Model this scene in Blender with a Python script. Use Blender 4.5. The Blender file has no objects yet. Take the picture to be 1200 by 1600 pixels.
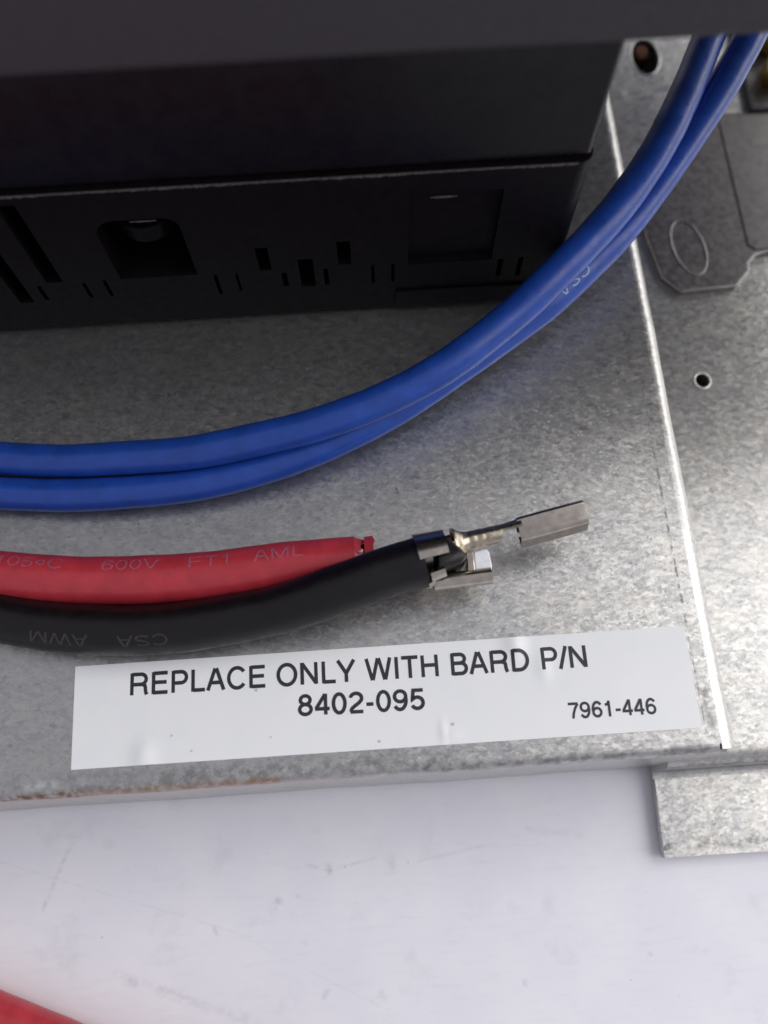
import bpy, bmesh, math, random
from mathutils import Vector, Matrix
random.seed(7)
R = math.radians
MM = 0.001
scene = bpy.context.scene
col = scene.collection
TZ = 18.0                      # the enclosure's top face stands 18 mm above the table (table = z 0)

# ------------------------------------------------------------------ camera
cd = bpy.data.cameras.new('camera'); cam = bpy.data.objects.new('camera', cd); col.objects.link(cam)
cd.sensor_fit = 'HORIZONTAL'; cd.sensor_width = 24.0; cd.lens = 24.0 * 1340 / 1200
cd.clip_start = 0.002; cd.clip_end = 20
def cam_matrix(t, r, y):
    B = Matrix(((1,0,0),(0,-1,0),(0,0,-1)))
    T = Matrix(((1,0,0),(0,math.cos(t),math.sin(t)),(0,-math.sin(t),math.cos(t))))
    Q = Matrix(((math.cos(r),-math.sin(r),0),(math.sin(r),math.cos(r),0),(0,0,1)))
    W = Matrix(((math.cos(y),-math.sin(y),0),(math.sin(y),math.cos(y),0),(0,0,1)))
    return Q @ T @ B @ W
M = cam_matrix(0.31601978, -0.02612893, 0.03982645)      # world -> lens (x right, y down, z forward)
rows = [Vector(M[i]) for i in range(3)]
rot = Matrix((rows[0], -rows[1], -rows[2])).transposed()
cam.matrix_world = Matrix.Translation(Vector((-33.75, -1.84, 89.30 + TZ)) * MM) @ rot.to_4x4()
cd.dof.use_dof = True; cd.dof.focus_distance = 0.091; cd.dof.aperture_fstop = 13.5
scene.camera = cam
scene.render.resolution_x = 768; scene.render.resolution_y = 1024

# ------------------------------------------------------------------ world, window light, exposure
w = bpy.data.worlds.new('World'); scene.world = w; w.use_nodes = True
bg = w.node_tree.nodes['Background']
bg.inputs[0].default_value = (0.88, 0.885, 1.0, 1); bg.inputs[1].default_value = 0.45
def area(name, direction, dist, size, power, color):
    ld = bpy.data.lights.new(name, 'AREA'); ld.shape = 'RECTANGLE'; ld.size = size[0]; ld.size_y = size[1]
    ld.energy = power; ld.color = color
    o = bpy.data.objects.new(name, ld); col.objects.link(o)
    d = Vector(direction).normalized(); c = Vector((-30, 20, TZ)) * MM
    o.location = c + d * dist
    o.rotation_euler = (-d).to_track_quat('-Z', 'Y').to_euler()
    return o
area('window_light', (0.76, 0.24, 0.58), 0.80, (1.15, 0.95), 8.4, (1.0, 0.98, 0.955))
vs = scene.view_settings
vs.view_transform = 'Standard'; vs.look = 'None'; vs.gamma = 1.0; vs.exposure = 0.15; vs.use_curve_mapping = False

# ------------------------------------------------------------------ object helpers
ROOT = {}
def props(o, label=None, cat=None, group=None, kind=None):
    for k, v in (('label', label), ('category', cat), ('group', group), ('kind', kind)):
        if v: o[k] = v
    return o
def thing(name, loc, label, cat, group=None):
    o = bpy.data.objects.new(name, None); col.objects.link(o); o.empty_display_size = 0.005
    o.location = Vector((loc[0], loc[1], loc[2] + TZ)) * MM
    ROOT[o.name] = o.location.copy()
    return props(o, label, cat, group)
def obj(name, bm, mat, parent=None, smooth=True, angle=35, bevel=0, loc=None, seg=2):
    """bm in millimetres, plate-top coordinates"""
    if parent: L = ROOT[parent.name]
    else: L = Vector((loc[0], loc[1], loc[2] + TZ)) * MM if loc else Vector((0, 0, 0))
    for v in bm.verts: v.co = Vector((v.co.x, v.co.y, v.co.z + TZ)) * MM - L
    bmesh.ops.recalc_face_normals(bm, faces=bm.faces)
    me = bpy.data.meshes.new(name); bm.to_mesh(me); bm.free()
    o = bpy.data.objects.new(name, me); col.objects.link(o)
    if mat: me.materials.append(mat)
    if smooth:
        for p in me.polygons: p.use_smooth = True
        me.set_sharp_from_angle(angle=R(angle))
    if bevel:
        b = o.modifiers.new('bevel', 'BEVEL'); b.width = bevel * MM; b.segments = seg; b.limit_method = 'ANGLE'; b.angle_limit = R(40)
    if parent: o.parent = parent
    else: o.location = L
    ROOT[o.name] = L
    return o
def box(bm, x0, x1, y0, y1, z0, z1):
    v = [bm.verts.new((x, y, z)) for z in (z0, z1) for y in (y0, y1) for x in (x0, x1)]
    for f in ((0,2,3,1),(4,5,7,6),(0,1,5,4),(2,6,7,3),(0,4,6,2),(1,3,7,5)): bm.faces.new([v[i] for i in f])
def grow(bm, outline, frames):
    """outline: list of 2-D points; frames: list of functions 2-D -> 3-D; closes the ends"""
    rings = [[bm.verts.new(f(p)) for p in outline] for f in frames]
    n = len(outline)
    for a, b in zip(rings, rings[1:]):
        for i in range(n): bm.faces.new((a[i], a[(i+1) % n], b[(i+1) % n], b[i]))
    bm.faces.new(rings[0]); bm.faces.new(rings[-1][::-1])
def sheet_profile(pts, t):
    """thick ribbon outline from an open polyline (offset to the right-hand side)"""
    out = []
    for i, p in enumerate(pts):
        a = Vector(pts[max(i-1, 0)]); b = Vector(pts[min(i+1, len(pts)-1)])
        d = (b - a).normalized(); out.append((p[0] + d.y * t, p[1] - d.x * t))
    return list(pts) + out[::-1]
def slab(bm, outline, holes, z0, z1):
    """flat plate with an outline and holes cut through"""
    loops = [outline] + holes
    for z in (z0, z1):
        edges = []
        for L in loops:
            vv = [bm.verts.new((x, y, z)) for x, y in L]
            edges += [bm.edges.new((vv[i], vv[(i+1) % len(vv)])) for i in range(len(vv))]
        bmesh.ops.triangle_fill(bm, use_beauty=True, use_dissolve=False, edges=edges)
    bm.verts.ensure_lookup_table()
    n = sum(len(L) for L in loops); k = 0
    for L in loops:
        for i in range(len(L)):
            a, b = k + i, k + (i+1) % len(L)
            bm.faces.new((bm.verts[a], bm.verts[b], bm.verts[b+n], bm.verts[a+n]))
        k += len(L)
def ellipse(cx, cy, rx, ry, n=28, rotdeg=0):
    c, s = math.cos(R(rotdeg)), math.sin(R(rotdeg)); out = []
    for i in range(n):
        a = 2*math.pi*i/n; x, y = rx*math.cos(a), ry*math.sin(a)
        out.append((cx + x*c - y*s, cy + x*s + y*c))
    return out

# ------------------------------------------------------------------ material helpers
class NT:
    def __init__(s, name):
        s.m = bpy.data.materials.new(name); s.m.use_nodes = True; s.t = s.m.node_tree
        s.b = s.t.nodes['Principled BSDF']
        tc = s.t.nodes.new('ShaderNodeTexCoord')
        geo = s.t.nodes.new('ShaderNodeNewGeometry')
        s.P = s.vmath('SCALE', geo.outputs['Position'], scale=1000.0)     # millimetres in the world
    def n(s, t, **k):
        x = s.t.nodes.new(t)
        for a, v in k.items(): setattr(x, a, v)
        return x
    def link(s, a, b): s.t.links.new(a, b)
    def put(s, sock, v):
        if hasattr(v, 'is_output'): s.link(v, sock)
        else: sock.default_value = v
    def vmath(s, op, a, b=None, scale=None):
        x = s.n('ShaderNodeVectorMath', operation=op); s.put(x.inputs[0], a)
        if b is not None: s.put(x.inputs[1], b)
        if scale is not None: x.inputs['Scale'].default_value = scale
        return x.outputs['Value'] if op in ('LENGTH', 'DISTANCE', 'DOT_PRODUCT') else x.outputs[0]
    def math(s, op, a, b=0.0, c=0.0, clamp=False):
        x = s.n('ShaderNodeMath', operation=op); x.use_clamp = clamp
        s.put(x.inputs[0], a); s.put(x.inputs[1], b); s.put(x.inputs[2], c); return x.outputs[0]
    def noise(s, scale, detail=3, rough=0.55, vec=None, dist=0.0):
        x = s.n('ShaderNodeTexNoise'); s.link(vec or s.P, x.inputs['Vector'])
        x.inputs['Scale'].default_value = scale; x.inputs['Detail'].default_value = detail
        x.inputs['Roughness'].default_value = rough; x.inputs['Distortion'].default_value = dist
        return x.outputs['Fac']
    def ramp(s, fac, stops):
        x = s.n('ShaderNodeValToRGB'); s.link(fac, x.inputs[0]); e = x.color_ramp.elements
        while len(e) < len(stops): e.new(0.5)
        for q, (p, c) in zip(e, stops):
            q.position = p; q.color = c if len(c) == 4 else (*c, 1)
        return x.outputs[0]
    def smooth(s, v, a, b, lo=0.0, hi=1.0):
        x = s.n('ShaderNodeMapRange', interpolation_type='SMOOTHSTEP'); s.link(v, x.inputs[0])
        for i, q in enumerate((a, b, lo, hi)): x.inputs[i+1].default_value = q
        return x.outputs[0]
    def mix(s, fac, a, b):
        x = s.n('ShaderNodeMix', data_type='RGBA'); s.put(x.inputs[0], fac)
        s.put(x.inputs[6], a if hasattr(a, 'is_output') else (*a, 1)); s.put(x.inputs[7], b if hasattr(b, 'is_output') else (*b, 1))
        return x.outputs[2]
    def seg(s, a, b, width, soft=0.5, vec=None):
        """1 inside a capsule between two points (mm, plan view), fading at its rim"""
        x = s.n('ShaderNodeVectorMath', operation='MULTIPLY'); s.link(vec or s.P, x.inputs[0]); x.inputs[1].default_value = (1, 1, 1 if len(a) > 2 else 0)
        A = Vector((a[0], a[1], a[2] if len(a) > 2 else 0)); d = Vector((b[0]-a[0], b[1]-a[1], b[2]-a[2] if len(b) > 2 else 0))
        rel = s.vmath('SUBTRACT', x.outputs[0], tuple(A))
        t = s.math('DIVIDE', s.vmath('DOT_PRODUCT', rel, tuple(d)), max(d.length_squared, 1e-6), clamp=True)
        q = s.n('ShaderNodeVectorMath', operation='SCALE'); q.inputs[0].default_value = tuple(d); s.link(t, q.inputs['Scale'])
        dist = s.vmath('LENGTH', s.vmath('SUBTRACT', rel, q.outputs[0]))
        return s.smooth(dist, width*(1+soft), width*max(0.0, 1-soft), 0, 1)
    def bump(s, h, strength, dist=0.1):
        x = s.n('ShaderNodeBump'); x.inputs['Strength'].default_value = strength; x.inputs['Distance'].default_value = dist*MM
        s.link(h, x.inputs['Height']); s.link(x.outputs[0], s.b.inputs['Normal'])
    def set(s, **k):
        names = dict(color='Base Color', rough='Roughness', metal='Metallic', spec='Specular IOR Level', coat='Coat Weight', coat_rough='Coat Roughness')
        for a, v in k.items():
            if a == 'color' and not hasattr(v, 'is_output'): v = (*v, 1)
            s.put(s.b.inputs[names[a]], v)
        return s.m

def plain(name, color, rough=0.5, metal=0.0, bumpy=0.0, nscale=2.0, var=0.12, spec=0.5):
    t = NT(name); f = t.noise(nscale, 4)
    a = tuple(c*(1-var) for c in color); b = tuple(min(1, c*(1+var)) for c in color)
    c = t.ramp(f, ((0.3, a), (0.7, b)))
    r = t.smooth(t.noise(nscale*1.7, 3), 0.3, 0.7, rough*0.85, min(1, rough*1.15))
    if bumpy: t.bump(t.noise(nscale*4, 4), bumpy, 0.05)
    return t.set(color=c, rough=r, metal=metal, spec=spec)

def galvanised(name, stains_and_shade=()):
    t = NT(name)
    # spangle: small flakes of zinc, each with its own grey and gloss, drawn out along the rolling direction
    wob = t.n('ShaderNodeTexNoise'); t.link(t.P, wob.inputs['Vector']); wob.inputs['Scale'].default_value = 3.0; wob.inputs['Detail'].default_value = 4
    wv = t.vmath('SCALE', t.vmath('SUBTRACT', wob.outputs['Color'], (0.5, 0.5, 0.5)), scale=0.6)
    q = t.vmath('MULTIPLY', t.vmath('ADD', t.P, wv), (0.75, 1.35, 1.35))
    vo = t.n('ShaderNodeTexVoronoi', feature='F1'); t.link(q, vo.inputs['Vector']); vo.inputs['Scale'].default_value = 1.7
    sep = t.n('ShaderNodeSeparateColor'); t.link(vo.outputs['Color'], sep.inputs[0])
    vo2 = t.n('ShaderNodeTexVoronoi', feature='F1'); t.link(q, vo2.inputs['Vector']); vo2.inputs['Scale'].default_value = 3.0
    sep2 = t.n('ShaderNodeSeparateColor'); t.link(vo2.outputs['Color'], sep2.inputs[0])
    fine = t.noise(3.2, 5, 0.65, vec=q)
    big = t.noise(0.11, 4, 0.6)
    v = t.math('MULTIPLY_ADD', sep.outputs[0], 0.12, t.math('MULTIPLY', sep2.outputs[1], 0.14))
    v = t.math('MULTIPLY_ADD', fine, 0.50, v)
    v = t.math('MULTIPLY_ADD', big, 0.16, v)
    c = t.ramp(v, ((0.30, (0.37, 0.37, 0.375)), (0.45, (0.49, 0.485, 0.47)), (0.62, (0.565, 0.555, 0.53)), (0.9, (0.62, 0.61, 0.585))))
    warm = t.smooth(t.noise(0.3, 3), 0.45, 0.75)
    c = t.mix(t.math('MULTIPLY', warm, 0.35), c, (0.62, 0.585, 0.52))
    specks = t.smooth(t.noise(1.9, 4, 0.7, vec=q), 0.60, 0.68)
    c = t.mix(t.math('MULTIPLY', specks, 0.6), c, (0.25, 0.25, 0.26))
    rough = t.math('MULTIPLY_ADD', sep.outputs[2], 0.06, 0.27)
    rough = t.math('MULTIPLY_ADD', fine, 0.12, rough)
    for kind, a, b, wd, soft, amt in stains_and_shade:
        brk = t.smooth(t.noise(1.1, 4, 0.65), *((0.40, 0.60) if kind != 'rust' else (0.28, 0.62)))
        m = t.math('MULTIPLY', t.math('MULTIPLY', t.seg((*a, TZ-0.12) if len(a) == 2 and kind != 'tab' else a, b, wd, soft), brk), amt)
        c = t.mix(m, c, {'rust': (0.42, 0.225, 0.11), 'grime_and_shade': (0.10, 0.10, 0.105), 'brown': (0.20, 0.15, 0.11), 'white': (0.82, 0.84, 0.88)}[kind])
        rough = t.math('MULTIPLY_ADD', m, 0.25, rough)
    # every flake leans a little its own way
    geo = t.n('ShaderNodeNewGeometry')
    lean = t.vmath('ADD', t.vmath('SCALE', t.vmath('SUBTRACT', vo2.outputs['Color'], (0.5, 0.5, 0.5)), scale=0.075),
                   t.vmath('SCALE', t.vmath('SUBTRACT', vo.outputs['Color'], (0.5, 0.5, 0.5)), scale=0.035))
    bp = t.n('ShaderNodeBump'); bp.inputs['Strength'].default_value = 0.10; bp.inputs['Distance'].default_value = 0.12*MM
    t.link(fine, bp.inputs['Height'])
    t.link(t.vmath('NORMALIZE', t.vmath('ADD', bp.outputs[0], lean)), t.b.inputs['Normal'])
    return t.set(color=c, rough=rough, metal=0.94)

MAT = {}
MAT['zinc'] = galvanised('galvanised_top', [
    ('rust', (-71, 0.0, TZ-0.32), (-45, 0.1, TZ-0.26), 0.36, 0.9, 0.65), ('brown', (-95, -0.05, TZ-0.4), (-65, 0.0, TZ-0.35), 0.42, 0.9, 0.85),
    ('white', (-70, 1.0), (-57, 1.1), 0.35, 0.9, 0.5),
    ('grime_and_shade', (-66, 1.0), (-28, 0.9), 0.8, 0.95, 0.5), ('grime_and_shade', (-30, 0.2), (-2, 0.2), 0.6, 0.95, 0.5),
    ('grime_and_shade', (-2.1, 40), (-1.8, 13.0), 0.16, 0.6, 0.85), ('grime_and_shade', (-1.8, 13), (-1.7, 2.0), 0.13, 0.5, 0.8),
    ('grime_and_shade', (-0.9, 2.6), (-1.3, 6.5), 0.4, 0.9, 0.5), ('grime_and_shade', (-45, 14.0), (-33, 16.0), 1.2, 0.9, 0.35)])  # last entry paints in the shade under the lifted black wire
MAT['zinc_low'] = galvanised('galvanised_base', [('grime_and_shade', (0, -1.2, TZ-10), (30, -1.2), 0.8, 0.8, 0.4)])  # dark band paints in the shade along the tray's front fold
MAT['zinc_tab'] = galvanised('galvanised_tab', [('grime_and_shade', (-2.6, -10.0, TZ-16.2), (-2.5, -9.9), 0.45, 0.4, 0.9), ('grime_and_shade', (0, -9.7, TZ-16.2), (14, -9.8), 0.5, 0.9, 0.5)])
MAT['steel'] = plain('dull_bracket_steel', (0.20, 0.19, 0.19), 0.42, 1.0, 0.06, 0.8, 0.12)
MAT['tin'] = plain('tinned_brass', (0.48, 0.43, 0.375), 0.21, 1.0, 0.0, 1.0, 0.15)
MAT['brass'] = plain('yellow_brass', (0.62, 0.42, 0.10), 0.38, 1.0, 0.1, 1.2, 0.2)
MAT['gilt'] = plain('gilded_crimp', (0.47, 0.41, 0.32), 0.30, 1.0, 0.08, 1.3, 0.30)
MAT['copper'] = plain('copper', (0.11, 0.055, 0.035), 0.5, 1.0)
MAT['nylon'] = plain('white_nylon', (0.82, 0.84, 0.88), 0.35)
MAT['matte_black'] = plain('matte_black_plastic', (0.034, 0.028, 0.034), 0.6, 0, 0.25, 1.5, 0.1, 0.4)
MAT['gloss_black'] = plain('glossy_black_plastic', (0.007, 0.0055, 0.007), 0.28, 0, 0.02, 0.3, 0.1, 0.28)
MAT['base_black'] = plain('moulded_black_plastic', (0.0060, 0.0046, 0.0058), 0.42, 0, 0.05, 0.8, 0.25, 0.08)
MAT['dust'] = plain('pale_wear_and_glint', (0.085, 0.070, 0.066), 0.9, 0, 0, 2.5, 0.5)  # dusty worn edge; also colours the painted highlights on the module
MAT['ink'] = plain('black_ink', (0.020, 0.020, 0.024), 0.45, 0, 0, 3, 0.3)

def insulation(name, color, rough, dust=0.25, spec=0.5):
    t = NT(name)
    q = t.vmath('MULTIPLY', t.P, (0.5, 1, 1))
    f = t.noise(0.5, 3); g = t.noise(7.0, 4, 0.7, vec=q)
    a = tuple(c*0.86 for c in color); b = tuple(min(1, c*1.12) for c in color)
    c = t.ramp(f, ((0.3, a), (0.7, b)))
    d = t.math('MULTIPLY', t.smooth(g, 0.60, 0.78), dust)
    c = t.mix(d, c, (0.42, 0.42, 0.45))
    t.bump(t.noise(2.4, 4, 0.6), 0.12, 0.06)
    r = t.smooth(t.noise(1.2, 3), 0.3, 0.7, rough*0.85, rough*1.2)
    return t.set(color=c, rough=r, spec=spec)
MAT['blue'] = insulation('blue_insulation', (0.013, 0.062, 0.34), 0.32, 0.06)
MAT['red'] = insulation('red_insulation', (0.45, 0.033, 0.047), 0.31, 0.08)
MAT['black'] = insulation('black_insulation', (0.006, 0.0044, 0.0054), 0.36, 0.02, 0.35)
MAT['print_red'] = plain('pale_print_on_red', (0.37, 0.085, 0.135), 0.5, 0, 0, 4.5, 0.35)
MAT['print_black'] = plain('grey_print_on_black', (0.034, 0.026, 0.031), 0.5, 0, 0, 4.5, 0.5)
MAT['print_blue'] = plain('pale_print_on_blue', (0.32, 0.42, 0.66), 0.5, 0, 0, 4.5, 0.3)

def label_material():
    t = NT('white_vinyl')
    c = t.ramp(t.noise(0.25, 3), ((0.35, (0.83, 0.845, 0.85)), (0.65, (0.86, 0.865, 0.86))))
    sp = t.smooth(t.noise(1.7, 4, 0.75), 0.705, 0.76)
    c = t.mix(t.math('MULTIPLY', sp, 0.4), c, (0.42, 0.41, 0.42))
    for a, b, wd, amt in (((-47.0, 9.0), (-46.9, 9.0), 0.13, 0.6), ((-53.6, 3.4), (-53.5, 3.4), 0.10, 0.5), ((-55.6, 5.0), (-55.5, 5.05), 0.1, 0.5), ((-34.7, 3.1), (-34.6, 3.1), 0.12, 0.7), ((-27.2, 4.3), (-27.1, 4.3), 0.14, 0.7), ((-45.6, 4.2), (-45.5, 4.25), 0.08, 0.5)):
        c = t.mix(t.math('MULTIPLY', t.seg(a, b, wd, 0.6), amt), c, (0.30, 0.29, 0.30))
    t.bump(t.noise(0.8, 3), 0.06, 0.08)
    return t.set(color=c, rough=0.30, spec=0.5)
MAT['label'] = label_material()

def table_material():
    t = NT('white_laminate')
    c = t.ramp(t.noise(0.06, 4, 0.6), ((0.35, (0.75, 0.75, 0.81)), (0.65, (0.81, 0.795, 0.83))))
    fibre = t.noise(0.9, 3, 0.6, vec=t.vmath('MULTIPLY', t.P, (0.25, 1.6, 1)))
    c = t.mix(t.smooth(fibre, 0.5, 0.8, 0, 0.22), c, (0.60, 0.60, 0.64))
    smudge = t.smooth(t.noise(0.16, 4, 0.65), 0.56, 0.72, 0, 0.25)
    c = t.mix(smudge, c, (0.55, 0.55, 0.59))
    pits = t.smooth(t.noise(1.0, 3, 0.6), 0.70, 0.76, 0, 0.5)
    c = t.mix(pits, c, (0.36, 0.36, 0.39))
    brk = t.smooth(t.noise(0.9, 4, 0.7), 0.36, 0.58)
    for a, b, wd, amt in (((-74.5, -12), (-71.5, -5), 0.22, 0.55), ((-80, -6.5), (-50, -16.6), 0.10, 0.22), ((-52, -16.2), (-34, -25.5), 0.10, 0.20),
                          ((-64.5, -20.1), (-63.8, -20.3), 0.35, 0.6), ((-66, -19), (-58, -22), 0.35, 0.22), ((-61, -21.2), (-50, -25), 0.45, 0.35),
                          ((-47.8, -12.7), (-47.4, -12.9), 0.33, 0.8), ((-45.3, -12.4), (-45.2, -12.5), 0.22, 0.5), ((-54.8, -15.2), (-54.5, -16.1), 0.2, 0.6), ((-41.6, -9.5), (-41.4, -10.2), 0.3, 0.55),
                          ((-44, -9.2), (-41.5, -10), 0.16, 0.4), ((-41.4, -10), (-36, -8.9), 0.14, 0.4), ((-34.4, -9.3), (-34.3, -9.9), 0.6, 0.4), ((-31, -9.6), (-22, -8.2), 0.14, 0.3),
                          ((-42.2, -22.1), (-42.7, -22.9), 0.3, 0.5), ((-20.2, -22.9), (-20.1, -23.0), 0.28, 0.8), ((-36.3, -23), (-36.1, -23.4), 0.35, 0.35), ((-5.9, -20.9), (-5.8, -21), 0.22, 0.45), ((-18, -7), (-12, -8), 0.4, 0.25)):
        c = t.mix(t.math('MULTIPLY', t.math('MULTIPLY', t.seg(a, b, wd, 0.9), brk), amt*0.45), c, (0.28, 0.28, 0.31))
    t.bump(t.noise(0.5, 4), 0.06, 0.15)
    return t.set(color=c, rough=t.smooth(t.noise(0.2, 3), 0.3, 0.7, 0.38, 0.55), spec=0.4)
MAT['table'] = table_material()

# ------------------------------------------------------------------ setting: the table
bm = bmesh.new(); box(bm, -600, 600, -500, 700, -38, -18.0)
props(obj('table_top', bm, MAT['table'], None, smooth=False, loc=(0, 0, -18)), kind='structure')

# ------------------------------------------------------------------ galvanised control box: top panel with two folded sides
bx = thing('metal_box', (-50, 60, -17), 'galvanised sheet steel box with folded edges carrying the white label', 'metal box')
XL, YB = -125.0, 135.0
bm = bmesh.new()
slab(bm, [(XL, 0.7), (-0.36, 0.7), (-1.30, YB), (XL, YB)], [], -1.0, 0.0)
obj('top_panel', bm, MAT['zinc'], bx, smooth=False)
def fold(p0, p1, n=10, r=1.5, drop=17.0, tilt=2.4):
    """profile (u outward, z) of a 90 degree fold that starts flat at u = 0"""
    pts = []
    for i in range(n+1):
        a = R(90 + tilt*-1) * i/n
        pts.append((r*math.sin(a), -r + r*math.cos(a)))
    u, z = pts[-1]; pts += [(u + math.tan(R(tilt))*k*(drop + z)/4, z - k*(drop+z)/4) for k in (1, 2, 3, 4)]
    return pts
prof = sheet_profile(fold(0, 0, r=1.0), 0.9)
bm = bmesh.new()
def wav(x): return 0.05*math.sin(x*0.21+1) + 0.03*math.sin(x*0.63)
xs = [XL + i*(-0.55 - XL)/60 for i in range(61)]
grow(bm, prof, [(lambda p, x=x: (x, 0.7 - p[0] - wav(x)*min(1, max(0, p[0])), p[1] + (wav(x*1.7)*0.6 if p[1] < -15 else 0))) for x in xs])
obj('front_flange', bm, MAT['zinc'], bx, angle=50)
prof = sheet_profile(fold(0, 0, r=1.75, drop=8.8, tilt=1.5), 0.9)
bm = bmesh.new()
ys = [0.15 + i*(YB-0.15)/60 for i in range(61)]
grow(bm, prof, [(lambda p, y=y: (-0.355 - 0.007*(y-0.7) + p[0] + 0.6*wav(y*1.3)*min(1, max(0, p[0])), y, p[1])) for y in ys])
obj('side_flange', bm, MAT['zinc'], bx, angle=50)
bm = bmesh.new()      # small torn burr at the open corner
grow(bm, [(-0.8, 0.10), (0.35, 0.02), (0.25, -0.25), (-0.9, -0.3)], [lambda p: (p[0], p[1]+0.1, -0.95), lambda p: (p[0], p[1]+0.1, -0.62)])
obj('corner_burr', bm, MAT['steel'], bx, smooth=False)

# ------------------------------------------------------------------ lower chassis: tray right of the box with a foot tab
ch = thing('chassis_tray', (20, 60, -17), 'lower galvanised tray with a round hole, right of the labelled box', 'metal tray')
bm = bmesh.new()
slab(bm, [(-60, 0.6), (60, 0.6), (60, 134), (-60, 134)],
     [ellipse(8.8, 45.0, 0.92, 0.98, 26), ellipse(9.9, 97.2, 2.0, 3.3, 26)], -10.0, -9.0)
obj('tray_plate', bm, MAT['zinc_low'], ch, smooth=False)
pts = []
for i in range(9):
    a = R(88)*i/8; pts.append((2.0*math.sin(a), -11.0 + 2.0*math.cos(a)))
u = pts[-1][0]
pts += [(u+0.03, -13.2), (u+0.06, -15.3)]
for i in range(1, 6):
    a = R(90)*i/5; pts.append((u+0.06 + 0.9*(1-math.cos(a)), -15.3 - 0.9*math.sin(a)))
prof = sheet_profile(pts, 0.9)
bm = bmesh.new()
grow(bm, prof, [(lambda p, x=x: (x, 0.6-p[0], p[1])) for x in [-3.05 + i*63.05/30 for i in range(31)]])
obj('front_fold', bm, MAT['zinc_low'], ch, angle=50)
bm = bmesh.new()
slab(bm, [(-3.30, -11.0), (60, -11.15), (60, -2.36), (-3.05, -2.36)], [], -17.25, -16.22)
obj('foot_tab', bm, MAT['zinc_tab'], ch, bevel=0.18)
bm = bmesh.new(); box(bm, 59, 60, 0.7, 134, -17.9, -10.05); obj('right_light_block', bm, MAT['zinc_low'], ch, smooth=False)  # unseen, added to keep stray light from under the tray
bm = bmesh.new(); box(bm, -60, 60, 134.05, 135, -17.9, -9.0); obj('rear_light_block', bm, MAT['zinc_low'], ch, smooth=False)  # unseen too, added to close the tray's back against light
def rim(bm, loop, z, r=0.16):
    n = len(loop); c = Vector((sum(p[0] for p in loop)/n, sum(p[1] for p in loop)/n, z)); rings = []
    for i, p in enumerate(loop):
        P = Vector((p[0], p[1], z)); d = (P - c).normalized(); ring = []
        for k in range(8):
            a = 2*math.pi*k/8; ring.append(bm.verts.new(P + d*(r*math.cos(a)) + Vector((0, 0, r*math.sin(a)))))
        rings.append(ring)
    for i in range(n):
        A, B = rings[i], rings[(i+1) % n]
        for k in range(8): bm.faces.new((A[k], B[k], B[(k+1) % 8], A[(k+1) % 8]))
bm = bmesh.new(); rim(bm, ellipse(8.8, 45.0, 1.0, 1.06, 26), -8.99, 0.15); obj('hole_rim', bm, MAT['zinc_low'], ch)
bm = bmesh.new(); rim(bm, ellipse(9.9, 97.2, 2.05, 3.35, 26), -8.99, 0.14); obj('hole_rim', bm, MAT['zinc_low'], ch)

sc = thing('hex_screw', (9.6, 98.6, -12), 'brown screw tip showing inside the rimmed hole of the tray', 'screw')
bm = bmesh.new(); grow(bm, ellipse(9.7, 98.7, 1.25, 1.25, 6, 10), [lambda p: (p[0], p[1], -17.9), lambda p: (p[0], p[1], -9.6), lambda p: (9.7+(p[0]-9.7)*0.7, 98.7+(p[1]-98.7)*0.7, -9.1)])
obj('shank', bm, MAT['copper'], sc, smooth=False)

# dark bracket lying on the tray
bk = thing('steel_bracket', (15, 72, -9), 'dark steel bracket with chamfered corners and pressed oval, lying on the tray', 'bracket')
out = [(9.5, 78), (4.9, 70), (4.95, 66), (6.0, 59.9), (8.1, 57.5), (15.5, 57.8), (17.7, 60.0), (17.8, 61.2), (18.9, 62.4), (20.8, 62.85), (34, 63.2), (34, 85), (16, 86)]
bm = bmesh.new(); slab(bm, out, [], -8.96, -8.25); obj('bracket_plate', bm, MAT['steel'], bk, bevel=0.34, seg=4)
bm = bmesh.new(); rim(bm, ellipse(10.2, 64.2, 2.1, 4.3, 32, 8), -8.38, 0.24); obj('pressed_oval', bm, MAT['steel'], bk)
bm = bmesh.new(); slab(bm, [(18.0, 85.2), (18.1, 64.0), (19.0, 63.2), (33.5, 63.7), (33.5, 84.5)], [], -8.24, -8.08); obj('raised_step', bm, MAT['steel'], bk, bevel=0.12, seg=3)

# brass terminal beside the bracket
bt = thing('brass_terminal', (28, 93, -9), 'yellow brass terminal lugs behind the dark bracket beside the blue wires', 'terminal')
bm = bmesh.new(); box(bm, 23, 36, 86, 106, -8.95, -7.9); obj('lug_plate', bm, MAT['steel'], bt, bevel=0.2)
for cx, cy, rr in ((27.7, 97.0, 2.5), (27.3, 90.8, 2.4)):
    bm = bmesh.new(); lp = ellipse(cx, cy, rr, rr*1.05, 6, 12)
    grow(bm, lp, [lambda p: (p[0], p[1], -7.89), lambda p: (p[0], p[1], -5.2)])
    obj('brass_lug', bm, MAT['brass'], bt, bevel=0.35)

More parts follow.
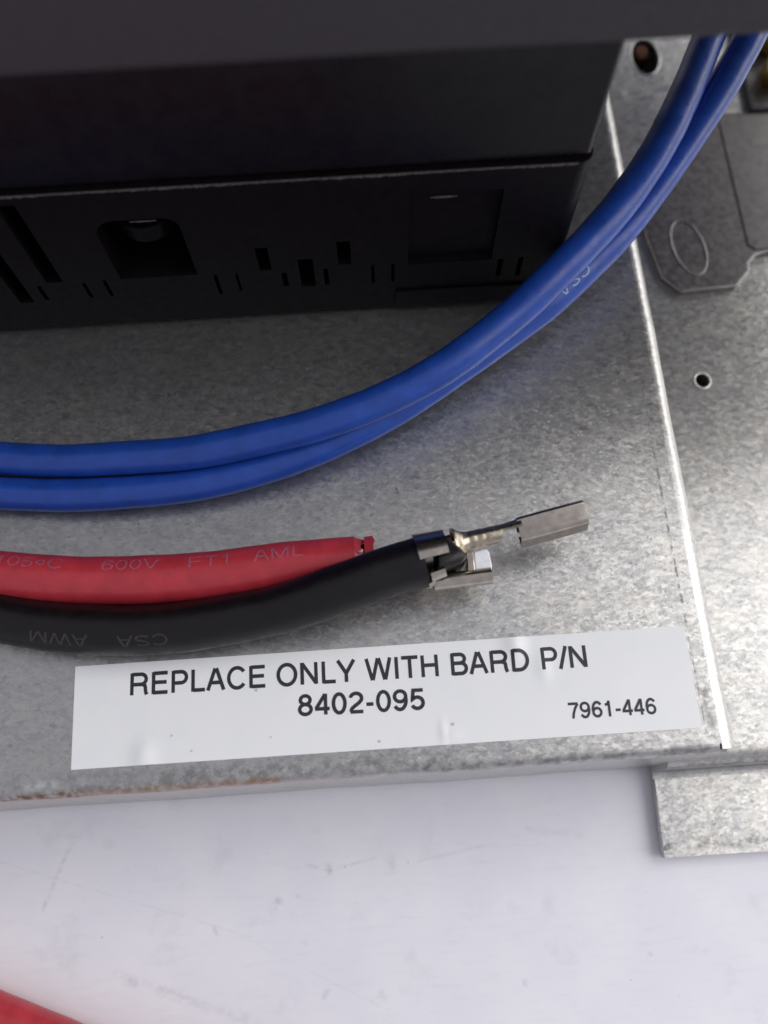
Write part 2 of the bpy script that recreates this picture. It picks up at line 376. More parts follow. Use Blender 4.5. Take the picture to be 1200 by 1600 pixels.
# ------------------------------------------------------------------ black electrical module
md = thing('black_module', (-60, 80, 0.3), 'large black plastic electrical module with slotted base and overhanging cover', 'control module')
bm = bmesh.new(); box(bm, -118, 62, 50.0, 150, 38.9, 58); obj('top_cover', bm, MAT['matte_black'], md, bevel=1.0, seg=4)  # unseen reach to the right and rear extended to darken the tray
bm = bmesh.new(); box(bm, -112, -11.4, 53.0, 112, 23.62, 38.88); obj('upper_body', bm, MAT['gloss_black'], md, bevel=0.5, seg=3)
def holed_front(bm, x0, x1, z0, z1, y, holes):
    X = sorted({x0, x1} | {h[i] for h in holes for i in (0, 1)}); Z = sorted({z0, z1} | {h[i] for h in holes for i in (2, 3)})
    vid = {}
    def V(x, yy, z):
        k = (round(x, 4), round(yy, 4), round(z, 4))
        if k not in vid: vid[k] = bm.verts.new(k)
        return vid[k]
    for i in range(len(X)-1):
        for j in range(len(Z)-1):
            cx, cz = (X[i]+X[i+1])/2, (Z[j]+Z[j+1])/2
            d = 0.0
            for h in holes:
                if h[0] < cx < h[1] and h[2] < cz < h[3]: d = h[4]
            bm.faces.new((V(X[i], y+d, Z[j]), V(X[i+1], y+d, Z[j]), V(X[i+1], y+d, Z[j+1]), V(X[i], y+d, Z[j+1])))
    for h in holes:
        a, b, c, d, e = h
        zs = [z for z in Z if c <= z <= d]; xx = [x for x in X if a <= x <= b]
        for s, t in zip(zs, zs[1:]):
            for x in (a, b): bm.faces.new((V(x, y, s), V(x, y+e, s), V(x, y+e, t), V(x, y, t)))
        for s, t in zip(xx, xx[1:]):
            for z in (c, d): bm.faces.new((V(s, y, z), V(t, y, z), V(t, y+e, z), V(s, y+e, z)))
holes = [(-67.2, -65.4, 9.7, 22.4, 4), (-71.4, -69.8, 6.2, 20.0, 4), (-75.6, -74.0, 6.2, 20, 4), (-68.5, -68.05, 6.5, 9.25, 1.5), (-63.6, -63.2, 6.5, 9.3, 1.5), (-61.3, -60.9, 6.5, 9.55, 1.5),
         (-59.3, -51.0, 9.6, 19.25, 8), (-49.4, -49.0, 5.6, 9.3, 1.5), (-47.05, -46.75, 6.0, 9.3, 1.0), (-44.3, -43.0, 9.62, 13.6, 3), (-42.1, -41.5, 6.4, 8.9, 2),
         (-40.1, -38.5, 6.05, 11.2, 3), (-37.5, -37.0, 6.15, 9.2, 2), (-35.8, -34.4, 9.8, 13.85, 3), (-32.3, -31.95, 5.95, 9.35, 1.2), (-30.1, -29.75, 6.0, 9.4, 1.2),
         (-28.3, -19.2, 9.35, 20.6, 0.7), (-18.4, -17.85, 5.9, 9.1, 1.5), (-16.2, -15.65, 5.7, 9.2, 1.5)]
bm = bmesh.new()
yF, xR = 52.4, -11.1; rc = 1.5
holed_front(bm, -112, xR-rc, 0.9, 23.6, yF, holes)
arc = [(xR-rc + rc*math.sin(R(90)*i/8), yF + rc - rc*math.cos(R(90)*i/8)) for i in range(9)] + [(xR, 112), (-112, 112), (-112, yF)]
for (ax, ay), (bx_, by) in zip(arc, arc[1:]):
    q = [bm.verts.new(c) for c in ((ax, ay, 0.9), (bx_, by, 0.9), (bx_, by, 23.6), (ax, ay, 23.6))]; bm.faces.new(q)
for z in (0.9, 23.6): bm.faces.new([bm.verts.new((x, y, z)) for x, y in arc])
bmesh.ops.remove_doubles(bm, verts=bm.verts, dist=0.002)
base = obj('slotted_base', bm, MAT['base_black'], md, angle=40)
bm = bmesh.new(); box(bm, -111, -12.6, 53.6, 111, 0.02, 0.88); obj('base_foot', bm, MAT['base_black'], md, smooth=False)
bm = bmesh.new(); box(bm, -29.6, -13.4, 52.05, 52.38, 1.3, 4.3); obj('base_ledge', bm, MAT['base_black'], md, bevel=0.12)
for x0, x1, c in ((-59.3, -57.2, 1), (-52.6, -51.0, -1)):         # rounded shoulders of the arched opening
    bm = bmesh.new(); xa = x0 if c > 0 else x1; r_ = x1 - x0
    pts = [(xa, 19.24)] + [(xa + c*r_*(1-math.sin(R(90)*i/6)), 19.24 - r_*(1-math.cos(R(90)*i/6))) for i in range(7)]
    grow(bm, pts, [lambda p: (p[0], 52.42, p[1]), lambda p: (p[0], 54.0, p[1])]); obj('arch_shoulder', bm, MAT['base_black'], md, smooth=False)
def screw(cx, cy, z, r):
    bm = bmesh.new(); lp = ellipse(cx, cy, r, r, 28)
    grow(bm, lp, [lambda p: (p[0], p[1], z-2.2), lambda p: (p[0], p[1], z)])
    s = obj('terminal_screw', bm, MAT['base_black'], md, bevel=0.25, angle=40)
    return s
screw(-55.2, 56.4, 16.2, 2.9)
bm = bmesh.new(); lp = ellipse(-54.3, 19.0, 1.3, 0.05, 16); grow(bm, lp, [lambda p: (p[0], 52.3, p[1]+0.05), lambda p: (p[0], 52.39, p[1]+0.05)]); obj('painted_glint', bm, MAT['dust'], md)  # highlight on the arch rim, painted as a pale sliver
bm = bmesh.new(); lp = ellipse(-24.9, 19.2, 1.35, 0.12, 16); grow(bm, lp, [lambda p: (p[0], 52.95, p[1]), lambda p: (p[0], 53.09, p[1])]); obj('painted_glint', bm, MAT['dust'], md)  # highlight inside the recess, painted the same way
bm = bmesh.new(); box(bm, -28.4, -19.0, 52.28, 52.39, 9.05, 9.22); obj('recess_sill', bm, MAT['base_black'], md, bevel=0.03)
bm = bmesh.new()                                     # worn, dusty parting edge between upper body and base
x = -80.0; prev = None
while x < -12.6:
    hgt = random.uniform(0.0, 0.20) * (0.55 + 0.45*math.sin(x*0.35)) + 0.05; dep = random.uniform(0.02, 0.10)
    cur = [bm.verts.new((x, 52.385 - dep, 23.58 - hgt)), bm.verts.new((x, 52.38-dep*0.6, 23.64 + random.uniform(0, 0.08))), bm.verts.new((x, 52.50, 23.61))]
    if prev:
        for i in (0, 1): bm.faces.new((prev[i], cur[i], cur[i+1], prev[i+1]))
    prev = cur; x += random.uniform(0.10, 0.3)
obj('worn_edge', bm, MAT['dust'], md, smooth=False)

# ------------------------------------------------------------------ wires
def catmull(P, per=14):
    P = [Vector(p) for p in P]; out = []
    Q = [P[0]*2 - P[1]] + P + [P[-1]*2 - P[-2]]
    for i in range(1, len(Q)-2):
        a, b, c, d = Q[i-1], Q[i], Q[i+1], Q[i+2]
        for k in range(per):
            t = k/per
            out.append(0.5*((2*b) + (c-a)*t + (2*a-5*b+4*c-d)*t*t + (3*b-a-3*c+d)*t**3))
    out.append(P[-1]); return out
class Tube:
    def __init__(s, P, r, seed=0):
        s.c = catmull(P); s.r = r; s.seed = seed
        s.len = [0.0]
        for a, b in zip(s.c, s.c[1:]): s.len.append(s.len[-1] + (b-a).length)
        s.fr = []
        for i in range(len(s.c)):
            t = (s.c[min(i+1, len(s.c)-1)] - s.c[max(i-1, 0)]).normalized()
            side = t.cross(Vector((0, 0, 1))).normalized()      # to the right of travel
            s.fr.append((t, side, side.cross(t).normalized()))
    def at(s, d, th, r=None):
        """th = 0 on top, + towards the right of travel"""
        d = max(0, min(d, s.len[-1])); i = 0
        lo, hi = 0, len(s.len)-2
        while lo < hi:
            m = (lo+hi+1)//2
            if s.len[m] <= d: lo = m
            else: hi = m-1
        i = lo; f = (d - s.len[i]) / max(1e-9, s.len[i+1]-s.len[i])
        c = s.c[i].lerp(s.c[i+1], f); side = s.fr[i][1].lerp(s.fr[i+1][1], f).normalized(); up = s.fr[i][2].lerp(s.fr[i+1][2], f).normalized()
        rr = r if r is not None else s.r
        return c + side*(rr*math.sin(th)) + up*(rr*math.cos(th))
    def rad(s, d): return s.r*(1 + 0.010*math.sin(d*0.5+s.seed) + 0.006*math.sin(d*1.3+2*s.seed))
    def near_x(s, x):
        return min(range(len(s.c)), key=lambda i: abs(s.c[i].x - x)) and s.len[min(range(len(s.c)), key=lambda i: abs(s.c[i].x - x))]
    def mesh(s, n=56, d0=None, d1=None):
        bm = bmesh.new(); d0 = d0 or 0; d1 = d1 or s.len[-1]; k = max(8, int((d1-d0)/0.5)); rings = []
        for i in range(k+1):
            d = d0 + (d1-d0)*i/k
            rr = s.rad(d)
            rings.append([bm.verts.new(s.at(d, 2*math.pi*j/n, rr)) for j in range(n)])
        for a, b in zip(rings, rings[1:]):
            for j in range(n): bm.faces.new((a[j], a[(j+1) % n], b[(j+1) % n], b[j]))
        bm.faces.new(rings[0]); bm.faces.new(rings[-1][::-1])
        return bm
ub = [(-112, 39, 1.85), (-95, 38.0, 1.85), (-78.57, 36.34, 1.9), (-74.07, 35.52, 2.43), (-66.8, 34.47, 3.08), (-59.63, 34.02, 3.92), (-52.53, 33.7, 4.99), (-45.6, 34.31, 5.9), (-38.73, 35.2, 6.98), (-31.89, 37.13, 7.82), (-24.97, 40.22, 8.7), (-17.83, 45.03, 9.64), (-13.5, 48.47, 10.61), (-9.09, 52.33, 11.55), (-5.31, 56.13, 12.38), (-1.28, 61.18, 13.14), (2.39, 67.09, 13.52), (6.36, 74.61, 13.75), (9.53, 81.61, 14.0), (14, 96, 13), (16, 112, 8)]
lb = [(-112, 34.6, 1.85), (-95, 33.6, 1.85), (-78.2, 32.13, 1.9), (-73.99, 31.61, 1.94), (-67.01, 30.89, 2.0), (-60.06, 30.74, 2.14), (-53.09, 30.99, 2.4), (-46.1, 32.06, 2.81), (-39.06, 34.02, 3.4), (-31.93, 36.89, 4.17), (-24.68, 40.87, 5.07), (-17.3, 45.41, 6.04), (-12.91, 48.1, 7.03), (-8.39, 51.77, 8.02), (-4.17, 55.57, 8.99), (0.73, 61.23, 9.98), (5.37, 67.03, 10.98), (9.74, 72.97, 11.99), (14.6, 80.94, 13.0), (21, 95, 12), (23, 112, 8)]
U = Tube(ub, 1.8, 1); Lw = Tube(lb, 1.8, 3)
u1 = thing('blue_wire', (-40, 36, 0), 'upper blue insulated wire of the pair, touching the black module corner', 'wire')
obj('insulation', U.mesh(), MAT['blue'], u1)
u2 = thing('blue_wire', (-40, 32, 0), 'lower blue insulated wire with pale lettering, tucked under the other blue one', 'wire')
obj('insulation', Lw.mesh(), MAT['blue'], u2)
rd = [(-112, 34, 2.55), (-92, 27.5, 2.55), (-77.15, 23.2, 2.57), (-73.05, 22.25, 2.57), (-67.7, 21.45, 2.57), (-62.3, 20.95, 2.57), (-56.35, 20.72, 2.57), (-49.7, 20.82, 2.57), (-43.0, 21.25, 2.57), (-38.3, 21.35, 2.57), (-35.9, 21.37, 2.57)]
Rw = Tube(rd, 2.55, 5)
r1 = thing('red_wire', (-50, 21, 0), 'red insulated wire with cut end and printed rating lying beside the black wire', 'wire')
obj('insulation', Rw.mesh(), MAT['red'], r1)
bkp = [(-112, 31, 2.6), (-92, 24.0, 2.6), (-76.4, 19.1, 2.6), (-72.4, 17.7, 2.6), (-67.1, 16.45, 2.6), (-60.3, 15.6, 2.6), (-55.1, 15.5, 2.6), (-51.6, 15.7, 2.75), (-45.0, 16.35, 3.5), (-41.8, 16.85, 4.4), (-38.5, 17.55, 5.3), (-35.2, 18.35, 5.9), (-32.0, 19.2, 6.2), (-29.0, 19.78, 6.37)]
Bw = Tube(bkp, 2.56, 8)
b1 = thing('black_wire', (-50, 16, 0), 'black insulated wire ending in crimped metal spade terminals above the label', 'wire')
obj('insulation', Bw.mesh(), MAT['black'], b1)
rd2 = [(-125, -3.7, -15.4), (-100, -13, -15.4), (-88.5, -17.8, -15.4), (-78.55, -21.95, -15.4), (-69, -26, -15.4), (-56.8, -31.2, -15.4), (-40, -38.7, -15.4)]
r2 = thing('red_wire', (-78, -21, -18), 'red insulated wire lying on the white table in front of the box', 'wire')
obj('insulation', Tube(rd2, 2.55, 4).mesh(), MAT['red'], r2)

# ragged cut end of the red wire: clear torn sleeve, core, loose collar
def collar(tube, d0, d1, r0, r1, n=28, jag=0.0):
    bm = bmesh.new(); rings = []
    for d, r_ in ((d0, r0), ((d0+d1)/2, (r0+r1)/2), (d1, r1)):
        rings.append([tube.at(d, 0, 0) for _ in range(n)])
    t = tube.fr[-1]; c0 = tube.c[-1]; L = tube.len[-1]; rr = []
    for d, r_ in ((d0, r0), ((d0+d1)/2, (r0+r1)/2), (d1, r1)):
        ring = []
        for j in range(n):
            a = 2*math.pi*j/n
            j_ = jag*random.uniform(-1, 1) if d == d1 else 0
            p = c0 + t[0]*(d - L + j_) + t[1]*(r_*math.sin(a)) + t[2]*(r_*math.cos(a)); ring.append(bm.verts.new(p))
        rr.append(ring)
    for a, b in zip(rr, rr[1:]):
        for j in range(n): bm.faces.new((a[j], a[(j+1) % n], b[(j+1) % n], b[j]))
    bm.faces.new(rr[0]); bm.faces.new(rr[-1][::-1])
    return bm
e = Rw.len[-1]
obj('torn_end', collar(Rw, e-0.1, e+0.8, 2.50, 2.1, 28, 0.42), MAT['red'], r1, angle=20)
obj('core', collar(Rw, e+0.5, e+1.15, 1.7, 1.7), MAT['copper'], r1)
bm = collar(Rw, e+1.0, e+2.0, 2.40, 2.5, 28, 0.14)
obj('cut_collar', bm, MAT['red'], r1, angle=30)
tearm = plain('torn_vinyl_glint', (0.75, 0.55, 0.55), 0.18)  # pale colour paints glints onto the torn vinyl flakes
for th, dd, s in ((0.75, 0.35, 0.46), (0.35, 0.75, 0.34), (1.05, 0.10, 0.36), (-0.1, 0.6, 0.25)):
    bm = bmesh.new(); c = Rw.at(e, th, 2.42) + Rw.fr[-1][0]*dd; t0, s0, up0 = Rw.fr[-1]
    out = up0*math.cos(th) + s0*math.sin(th); tg = s0*math.cos(th) - up0*math.sin(th)
    vv = [bm.verts.new(c + t0*a*s + tg*b*s + out*h) for a, b, h in ((-1, -.6, 0), (1, -.9, .1), (.8, .7, .28), (-.9, .5, .12), (0, 0, .32))]
    for i in range(4): bm.faces.new((vv[i], vv[(i+1) % 4], vv[4]))
    bm.faces.new(vv[3::-1]); obj('torn_flake', bm, tearm, r1, smooth=False)

# ------------------------------------------------------------------ terminals crimped to the black wire
def frame(o, deg, pitch=0):
    a = R(deg); X = Vector((math.cos(a), math.sin(a), math.tan(R(pitch)))).normalized(); Y = Vector((-math.sin(a), math.cos(a), 0)); Z = X.cross(Y)
    O = Vector(o)
    return lambda x, y, z: O + X*x + Y*y + Z*z
# insulation crimp wings (curved sheet round the wire)
def wing(tube, d0, d1, a0, a1, r0, t, n=14, skew=0.0):
    bm = bmesh.new(); g = []
    L = tube.len[-1]; fr = tube.fr[-1]; c0 = tube.c[-1]
    def P(d, a, r_): return c0 + fr[0]*(d-L) + fr[1]*(r_*math.sin(a)) + fr[2]*(r_*math.cos(a))
    for i in range(n+1):
        f = i/n; a = R(a0 + (a1-a0)*f); e0 = d0 + skew*f; e1 = d1 - skew*abs(f)**3*0.6
        g.append([bm.verts.new(P(e0, a, r0)), bm.verts.new(P(e1, a, r0-0.25)), bm.verts.new(P(e1, a, r0-0.25+t)), bm.verts.new(P(e0, a, r0+t))])
    for p, q in zip(g, g[1:]):
        for k in range(4): bm.faces.new((p[k], p[(k+1) % 4], q[(k+1) % 4], q[k]))
    bm.faces.new(g[0]); bm.faces.new(g[-1][::-1]); return bm
E_ = Bw.len[-1]
ta = obj('spade_terminal', wing(Bw, E_-0.6, E_+2.55, -120, 8, 2.60, 0.30, skew=0.15), MAT['tin'], b1, angle=40)
obj('crimp_wing', wing(Bw, E_+0.2, E_+1.7, 40, 62, 2.58, 0.26, 8), MAT['tin'], ta, angle=40)
obj('crimp_wing', wing(Bw, E_-0.2, E_+0.5, 66, 130, 2.58, 0.24, 8), MAT['tin'], ta, angle=40)
obj('crimp_floor', wing(Bw, E_-0.4, E_+3.0, 118, 242, 2.56, 0.26, 12), MAT['tin'], ta, angle=40)
# black insulation stub seen between the wings
F = frame((-27.35, 20.0, 6.35), 10)
bm = bmesh.new()
stub = [(-0.9, -1.55), (0.2, -1.5), (1.75, -1.3), (2.4, -0.75), (2.15, -0.1), (1.3, 1.1), (0.75, 1.8), (0.15, 1.75), (-0.5, 0.7)]
def shrink(p, k): cx, cy = 0.45, -0.35; return (cx + (p[0]-cx)*k, cy + (p[1]-cy)*k)
grow(bm, stub, [lambda p: F(p[0], p[1], -1.6), lambda p: F(p[0], p[1], 1.5), lambda p: F(*shrink(p, 0.94), 2.0), lambda p: F(*shrink(p, 0.74), 2.3)])
obj('insulation_stub', bm, MAT['black'], b1, angle=50)
bm = bmesh.new(); grow(bm, ellipse(0, 0, 0.62, 0.62, 14), [lambda p: F(-1.0, p[0]+1.35, p[1]+0.9), lambda p: F(1.35, p[0]+1.30, p[1]+0.95)])
obj('copper_core', bm, MAT['copper'], b1)
# conductor crimp: ridged open barrel
F2 = frame((-25.9, 21.35, 6.3), 10)
bm = bmesh.new(); rings = []; nth = 18; N = 60
def ease(x, a, b): u = max(0.0, min(1.0, (x-a)/(b-a))); return u*u*(3-2*u)
for i in range(N+1):
    x = 7.05*i/N; flare = 0.75*math.exp(-((x)/0.7)**2); rr = 1.12 + flare - 0.13*min(1, x/5.0) + 0.16*ease(x, 5.0, 7.3) + (0.016*math.sin(x*7.2) if 0.9 < x < 3.6 else 0)
    cover = 255 - 105*ease(x, 4.5, 5.1)         # open barrel, then a narrow neck on the far side
    ring = []
    for sgn, off in ((1, 0.0), (-1, -0.22)):
        rng = range(nth+1) if sgn > 0 else range(nth, -1, -1)
        for k in rng:
            a = R(-150 + cover*k/nth); ring.append(bm.verts.new(F2(x, -(rr+off)*0.92*math.sin(a), (rr+off)*math.cos(a))))
    rings.append(ring)
for p, q in zip(rings, rings[1:]):
    m = len(p)
    for k in range(m): bm.faces.new((p[k], p[(k+1) % m], q[(k+1) % m], q[k]))
bm.faces.new(rings[0]); bm.faces.new(rings[-1][::-1])
obj('wire_crimp', bm, MAT['gilt'], ta, angle=50)
# receptacle: hollow folded box standing on edge
F3 = frame((-19.15, 22.3, 6.15), 11.4, 1.5)
def recept(hw, top, bot, r_):
    out = [(-0.25, bot), (-hw, bot)]
    for i in range(7):
        a = R(180 - 90*i/6); out.append((-hw + r_ + r_*math.cos(a), top - r_ + r_*math.sin(a)))
    for i in range(7):
        a = R(90 - 90*i/6); out.append((hw - 1.7*r_ + 1.7*r_*math.cos(a), top - 1.7*r_ + 1.7*r_*math.sin(a)))
    out += [(hw, bot), (0.25, bot)]
    return out
prof = sheet_profile(recept(1.28, 0.95, -0.85, 0.42), 0.3)
prof = [(p[0]*math.cos(R(-14)) - p[1]*math.sin(R(-14)), p[0]*math.sin(R(-14))*-1 + p[1]*math.cos(R(-14))) for p in prof]
bm = bmesh.new()
grow(bm, prof, [(lambda p, x=x, k=k: F3(x, p[0]*k, p[1]*k)) for x, k in ((-0.1, 0.97), (0.25, 1.0), (3.4, 1.01), (6.6, 1.0), (6.95, 0.985))])
obj('receptacle', bm, MAT['tin'], ta, angle=35)

# second terminal underneath: rolled barrel, web, white plastic tab
F4 = frame((-28.2, 17.75, 5.6), 3.5, 0.5)
prof = []
def roll(n=22, r_=0.83, t=0.2):
    o = [(r_*math.cos(R(-60 + 330*i/n)), r_*math.sin(R(-60 + 330*i/n))) for i in range(n+1)]
    i_ = [((r_-t)*math.cos(R(-60 + 330*i/n)), (r_-t)*math.sin(R(-60 + 330*i/n))) for i in range(n+1)]
    return o + i_[::-1]
bm = bmesh.new(); grow(bm, roll(), [(lambda p, x=x: F4(x, p[0], p[1])) for x in (0, 0.3, 3, 5.6, 5.85)])
tb = obj('rolled_terminal', bm, MAT['tin'], b1, angle=45)
bm = bmesh.new(); box(bm, -27.6, -22.5, 18.0, 20.9, 4.35, 4.75); obj('web', bm, MAT['tin'], tb, bevel=0.1)
bm = bmesh.new(); box(bm, -24.75, -23.95, 18.3, 20.6, 4.78, 6.15); obj('web_rib', bm, MAT['tin'], tb, bevel=0.12)
bm = bmesh.new(); grow(bm, [(-23.9, 18.45), (-22.35, 18.3), (-22.2, 19.1), (-22.35, 20.5), (-22.6, 20.9), (-23.9, 20.7)], [lambda p: (p[0], p[1], 4.78), lambda p: (p[0], p[1], 5.75)])
obj('plastic_tab', bm, MAT['nylon'], b1, bevel=0.12)

# ------------------------------------------------------------------ lettering: strokes of a plain grotesque alphabet (em units, cap height 718)
def arc_(cx, cy, rx, ry, a0, a1, n=18):
    return [(cx + rx*math.cos(R(a0 + (a1-a0)*i/n)), cy + ry*math.sin(R(a0 + (a1-a0)*i/n))) for i in range(n+1)]
G = {
 'R': (722, [[(120,0),(120,718)], [(120,674),(430,674)] + arc_(430,508,180,166,90,-90) + [(120,342)], [(430,342),(520,330),(575,288),(590,210),(598,100),(640,0)]]),
 'E': (667, [[(125,0),(125,718)], [(125,674),(612,674)], [(125,375),(580,375)], [(125,44),(620,44)]]),
 'F': (611, [[(125,0),(125,718)], [(125,674),(580,674)], [(125,355),(530,355)]]),
 'P': (667, [[(120,0),(120,718)], [(120,674),(400,674)] + arc_(400,494,178,180,90,-90) + [(120,314)]]),
 'L': (556, [[(120,0),(120,718)], [(120,44),(535,44)]]),
 'A': (667, [[(58,0),(312,718)], [(609,0),(355,718)], [(150,250),(517,250)]]),
 'C': (722, [arc_(385,359,292,330,36,324,30)]),
 'O': (778, [arc_(389,359,302,330,0,360,36)]),
 'N': (722, [[(120,0),(120,718)], [(602,0),(602,718)], [(128,690),(594,28)]]),
 'Y': (667, [[(50,718),(333,285)], [(617,718),(333,285)], [(333,0),(333,310)]]),
 'W': (944, [[(58,718),(243,0)], [(262,0),(458,718)], [(486,718),(682,0)], [(701,0),(886,718)]]),
 'I': (278, [[(139,0),(139,718)]]),
 'T': (611, [[(305,0),(305,718)], [(20,674),(591,674)]]),
 'H': (722, [[(120,0),(120,718)], [(602,0),(602,718)], [(120,382),(602,382)]]),
 'B': (667, [[(120,0),(120,718)], [(120,674),(390,674)] + arc_(390,530,160,144,90,-90) + [(120,386)], [(390,386),(410,386)] + arc_(410,215,180,171,90,-90) + [(120,44)]]),
 'D': (722, [[(120,0),(120,718)], [(120,674),(320,674)] + arc_(320,359,298,315,90,-90,24) + [(120,44)]]),
 'S': (667, [arc_(328,528,215,148,15,235,18) + [(330,365),(450,325)] + arc_(340,198,238,155,45,-165,18)]),
 'V': (667, [[(35,718),(322,0)], [(632,718),(345,0)]]),
 'M': (833, [[(115,0),(115,718)], [(718,0),(718,718)], [(130,700),(405,0)], [(703,700),(428,0)]]),
 '/': (278, [[(15,-15),(262,733)]]),
 '0': (556, [arc_(278,350,195,316,0,360,32)]),
 '1': (556, [[(310,0),(310,703)], [(115,528),(230,548),(290,610),(300,690)]]),
 '2': (556, [arc_(278,492,190,168,172,-25,18) + [(380,340),(230,235),(130,150),(92,44)], [(70,40),(510,40)]]),
 '3': (556, [arc_(270,515,170,150,160,-90,16), arc_(270,205,195,165,90,-165,16)]),
 '4': (556, [[(390,0),(390,703)], [(380,690),(62,205)], [(30,200),(528,200)]]),
 '5': (556, [[(480,655),(150,655),(108,345)] + arc_(272,232,195,190,130,-155,20)]),
 '6': (556, [arc_(284,222,190,180,0,360,28), arc_(302,345,214,318,38,198,18)]),
 '7': (556, [[(35,650),(520,650)], [(508,645),(370,450),(275,230),(230,0)]]),
 '8': (556, [arc_(278,520,165,143,0,360,26), arc_(278,205,195,165,0,360,28)]),
 '-': (333, [[(45,272),(288,272)]]),
 '~': (480, [arc_(240,359,150,150,0,360,18)]),
 ' ': (278, []),
}
G['9'] = (556, [[(556-x, 700-y) for x, y in s_] for s_ in G['6'][1]])
def densify(pts, step):
    out = [Vector(pts[0])]
    for a, b in zip(pts, pts[1:]):
        a, b = Vector(a), Vector(b); k = max(1, int(math.ceil((b-a).length/step)))
        out += [a.lerp(b, i/k) for i in range(1, k+1)]
    return out
def text_strokes(text, tracking=0, weight=92, step=60):
    """list of (left points, right points) in em units + total advance"""
    x = 0; out = []
    for ch_ in text:
        adv, strokes = G[ch_]
        for st in strokes:
            pts = densify(st, step); n = len(pts); closed = (pts[0]-pts[-1]).length < 1
            Lp, Rp = [], []
            for i, p in enumerate(pts):
                a = pts[i-1] if i else (pts[-2] if closed else p); b = pts[i+1] if i < n-1 else (pts[1] if closed else p)
                d1 = (p-a).normalized() if (p-a).length > 1e-6 else (b-p).normalized(); d2 = (b-p).normalized() if (b-p).length > 1e-6 else d1
                m = (d1+d2).normalized() if (d1+d2).length > 1e-6 else d1
                k = 1/max(0.5, m.dot(d1)); nrm = Vector((-m.y, m.x)) * (weight/2*k)
                Lp.append((p.x+nrm.x+x, p.y+nrm.y)); Rp.append((p.x-nrm.x+x, p.y-nrm.y))
            out.append((Lp, Rp))
        x += adv + tracking
    return out, x - tracking
def text_mesh(strokes, f):
    bm = bmesh.new()
    for i, (Lp, Rp) in enumerate(strokes):
        lift = 0.004*(i % 7)
        a = [bm.verts.new(f(p[0], p[1], lift)) for p in Lp]; b = [bm.verts.new(f(p[0], p[1], lift)) for p in Rp]
        for k in range(len(a)-1): bm.faces.new((a[k], b[k], b[k+1], a[k+1]))
    return bm

# ------------------------------------------------------------------ the label
lab = thing('part_label', (-34, 7.5, 0), 'white adhesive label printed REPLACE ONLY WITH BARD P/N 8402-095 on the box', 'label')
def labz(x, y):
    g = lambda cx, cy, sx, sy, h: h*math.exp(-((x-cx)/sx)**2 - ((y-cy)/sy)**2)
    z = 0.09 + g(-58.3, 3.2, 1.1, 1.5, 0.30) + g(-20.0, 11.9, 1.0, 1.5, 0.30) + g(-17.3, 9.5, 0.7, 1.6, 0.12)
    z += g(-28.2, 3.6, 0.20, 1.2, 0.16) + g(-27.2, 3.2, 0.9, 0.45, 0.09) + g(-37, 11.8, 2.2, 0.8, 0.05) + g(-44, 6, 5, 3, 0.03)
    return z
bm = bmesh.new(); nx, ny = 200, 36; c4 = [(-65.55, 2.35), (-2.05, 2.32), (-2.10, 12.68), (-65.60, 12.64)]
def lp(u, v):
    return ((c4[0][0]*(1-u)+c4[1][0]*u)*(1-v) + (c4[3][0]*(1-u)+c4[2][0]*u)*v, (c4[0][1]*(1-u)+c4[1][1]*u)*(1-v) + (c4[3][1]*(1-u)+c4[2][1]*u)*v)
top = [[None]*(ny+1) for _ in range(nx+1)]
for i in range(nx+1):
    for j in range(ny+1):
        x, y = lp(i/nx, j/ny); top[i][j] = bm.verts.new((x, y, labz(x, y)))
for i in range(nx):
    for j in range(ny): bm.faces.new((top[i][j], top[i+1][j], top[i+1][j+1], top[i][j+1]))
rimv = [top[i][0] for i in range(nx+1)] + [top[nx][j] for j in range(1, ny+1)] + [top[i][ny] for i in range(nx-1, -1, -1)] + [top[0][j] for j in range(ny-1, 0, -1)]
low = [bm.verts.new((v.co.x, v.co.y, 0.012)) for v in rimv]
for i in range(len(rimv)):
    j = (i+1) % len(rimv); bm.faces.new((rimv[i], low[i], low[j], rimv[j]))
obj('vinyl_sheet', bm, MAT['label'], lab, angle=50)
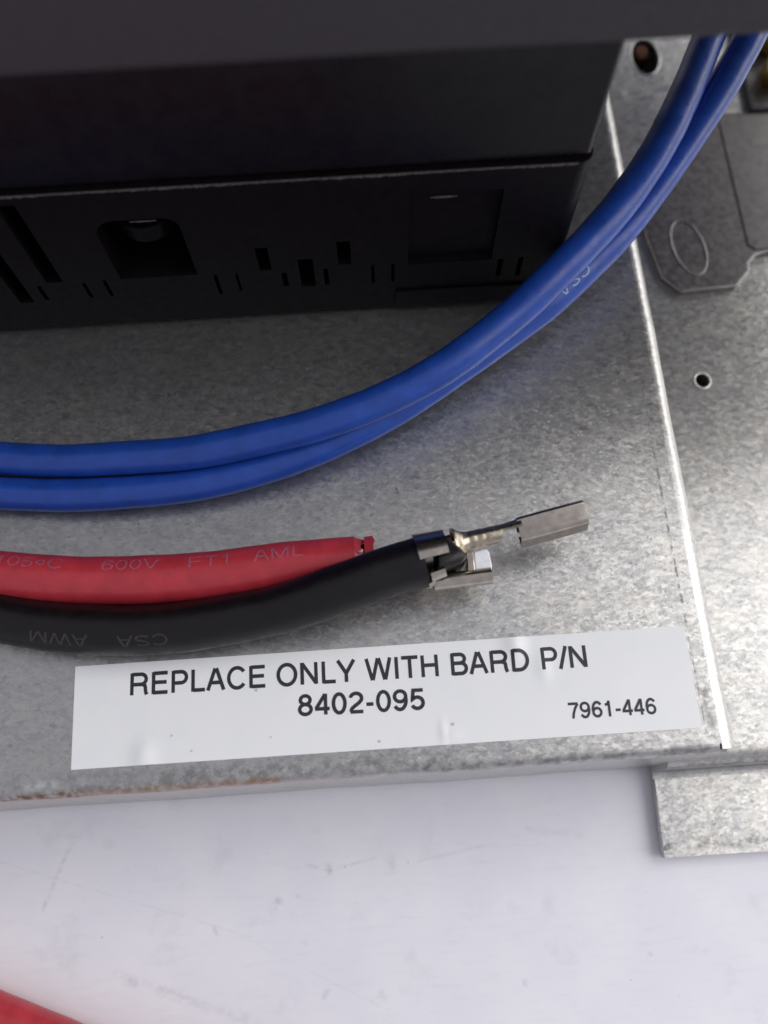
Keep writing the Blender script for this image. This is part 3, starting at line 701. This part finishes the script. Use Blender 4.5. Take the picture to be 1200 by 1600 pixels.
def flat_line(text, x0, y0, x1, y1, cap, tracking=0, weight=92):
    st, adv = text_strokes(text, tracking, weight)
    s = 1/718*cap; d = Vector((x1-x0, y1-y0)); kx = d.length/((adv-90)); d.normalize(); nrm = Vector((-d.y, d.x))
    def f(u, v, lift):
        p = Vector((x0, y0)) + d*((u-45)*kx) + nrm*(v*s)
        return (p.x, p.y, labz(p.x, p.y) + 0.006 + lift)
    return obj('printed_line', text_mesh(st, f), MAT['ink'], lab, smooth=False)
flat_line('REPLACE ONLY WITH BARD P/N', -59.9, 9.30, -12.65, 9.12, 2.24, 22, 124)
flat_line('8402-095', -42.65, 6.12, -29.8, 5.95, 2.14, 20, 124)
flat_line('7961-446', -15.25, 4.05, -6.4, 3.97, 1.62, 10, 122)

def wire_text(tube, text, x_start, cap, th_mid, pitch_mm, mat, parent, flip=False, weight=86, name='printed_rating'):
    """letters of height cap wrapped on a tube; flip turns the line upside down (reading towards the wire's start)"""
    st, adv = text_strokes(text, 0, weight, 45)
    d0 = tube.near_x(x_start); kx = cap/718*pitch_mm
    def f(u, v, lift):
        d = d0 + (-u if flip else u)*kx; h = (v-359)*cap/718
        th = th_mid + (h if flip else -h)/tube.r
        return tube.at(d, th, tube.rad(max(0, d)) + 0.012 + lift*0.8)
    return obj(name, text_mesh(st, f), mat, parent, smooth=False)
wire_text(Rw, '105~C', -73.0, 1.35, -0.50, 1.38, MAT['print_red'], r1)
wire_text(Rw, '600V', -61.9, 1.35, -0.46, 1.38, MAT['print_red'], r1)
wire_text(Rw, 'FT1', -53.2, 1.35, -0.40, 1.45, MAT['print_red'], r1)
wire_text(Rw, 'AML', -46.2, 1.35, -0.36, 1.35, MAT['print_red'], r1)
wire_text(Bw, 'CSA', -54.7, 1.2, 0.62, 1.5, MAT['print_black'], b1, True)
wire_text(Bw, 'AWM', -62.6, 1.2, 0.62, 1.45, MAT['print_black'], b1, True)
wire_text(Bw, 'T', -71.3, 1.2, 0.5, 1.4, MAT['print_black'], b1, True)
wire_text(Lw, 'CSA', -8.9, 1.2, 0.32, 1.3, MAT['print_blue'], u2, True)
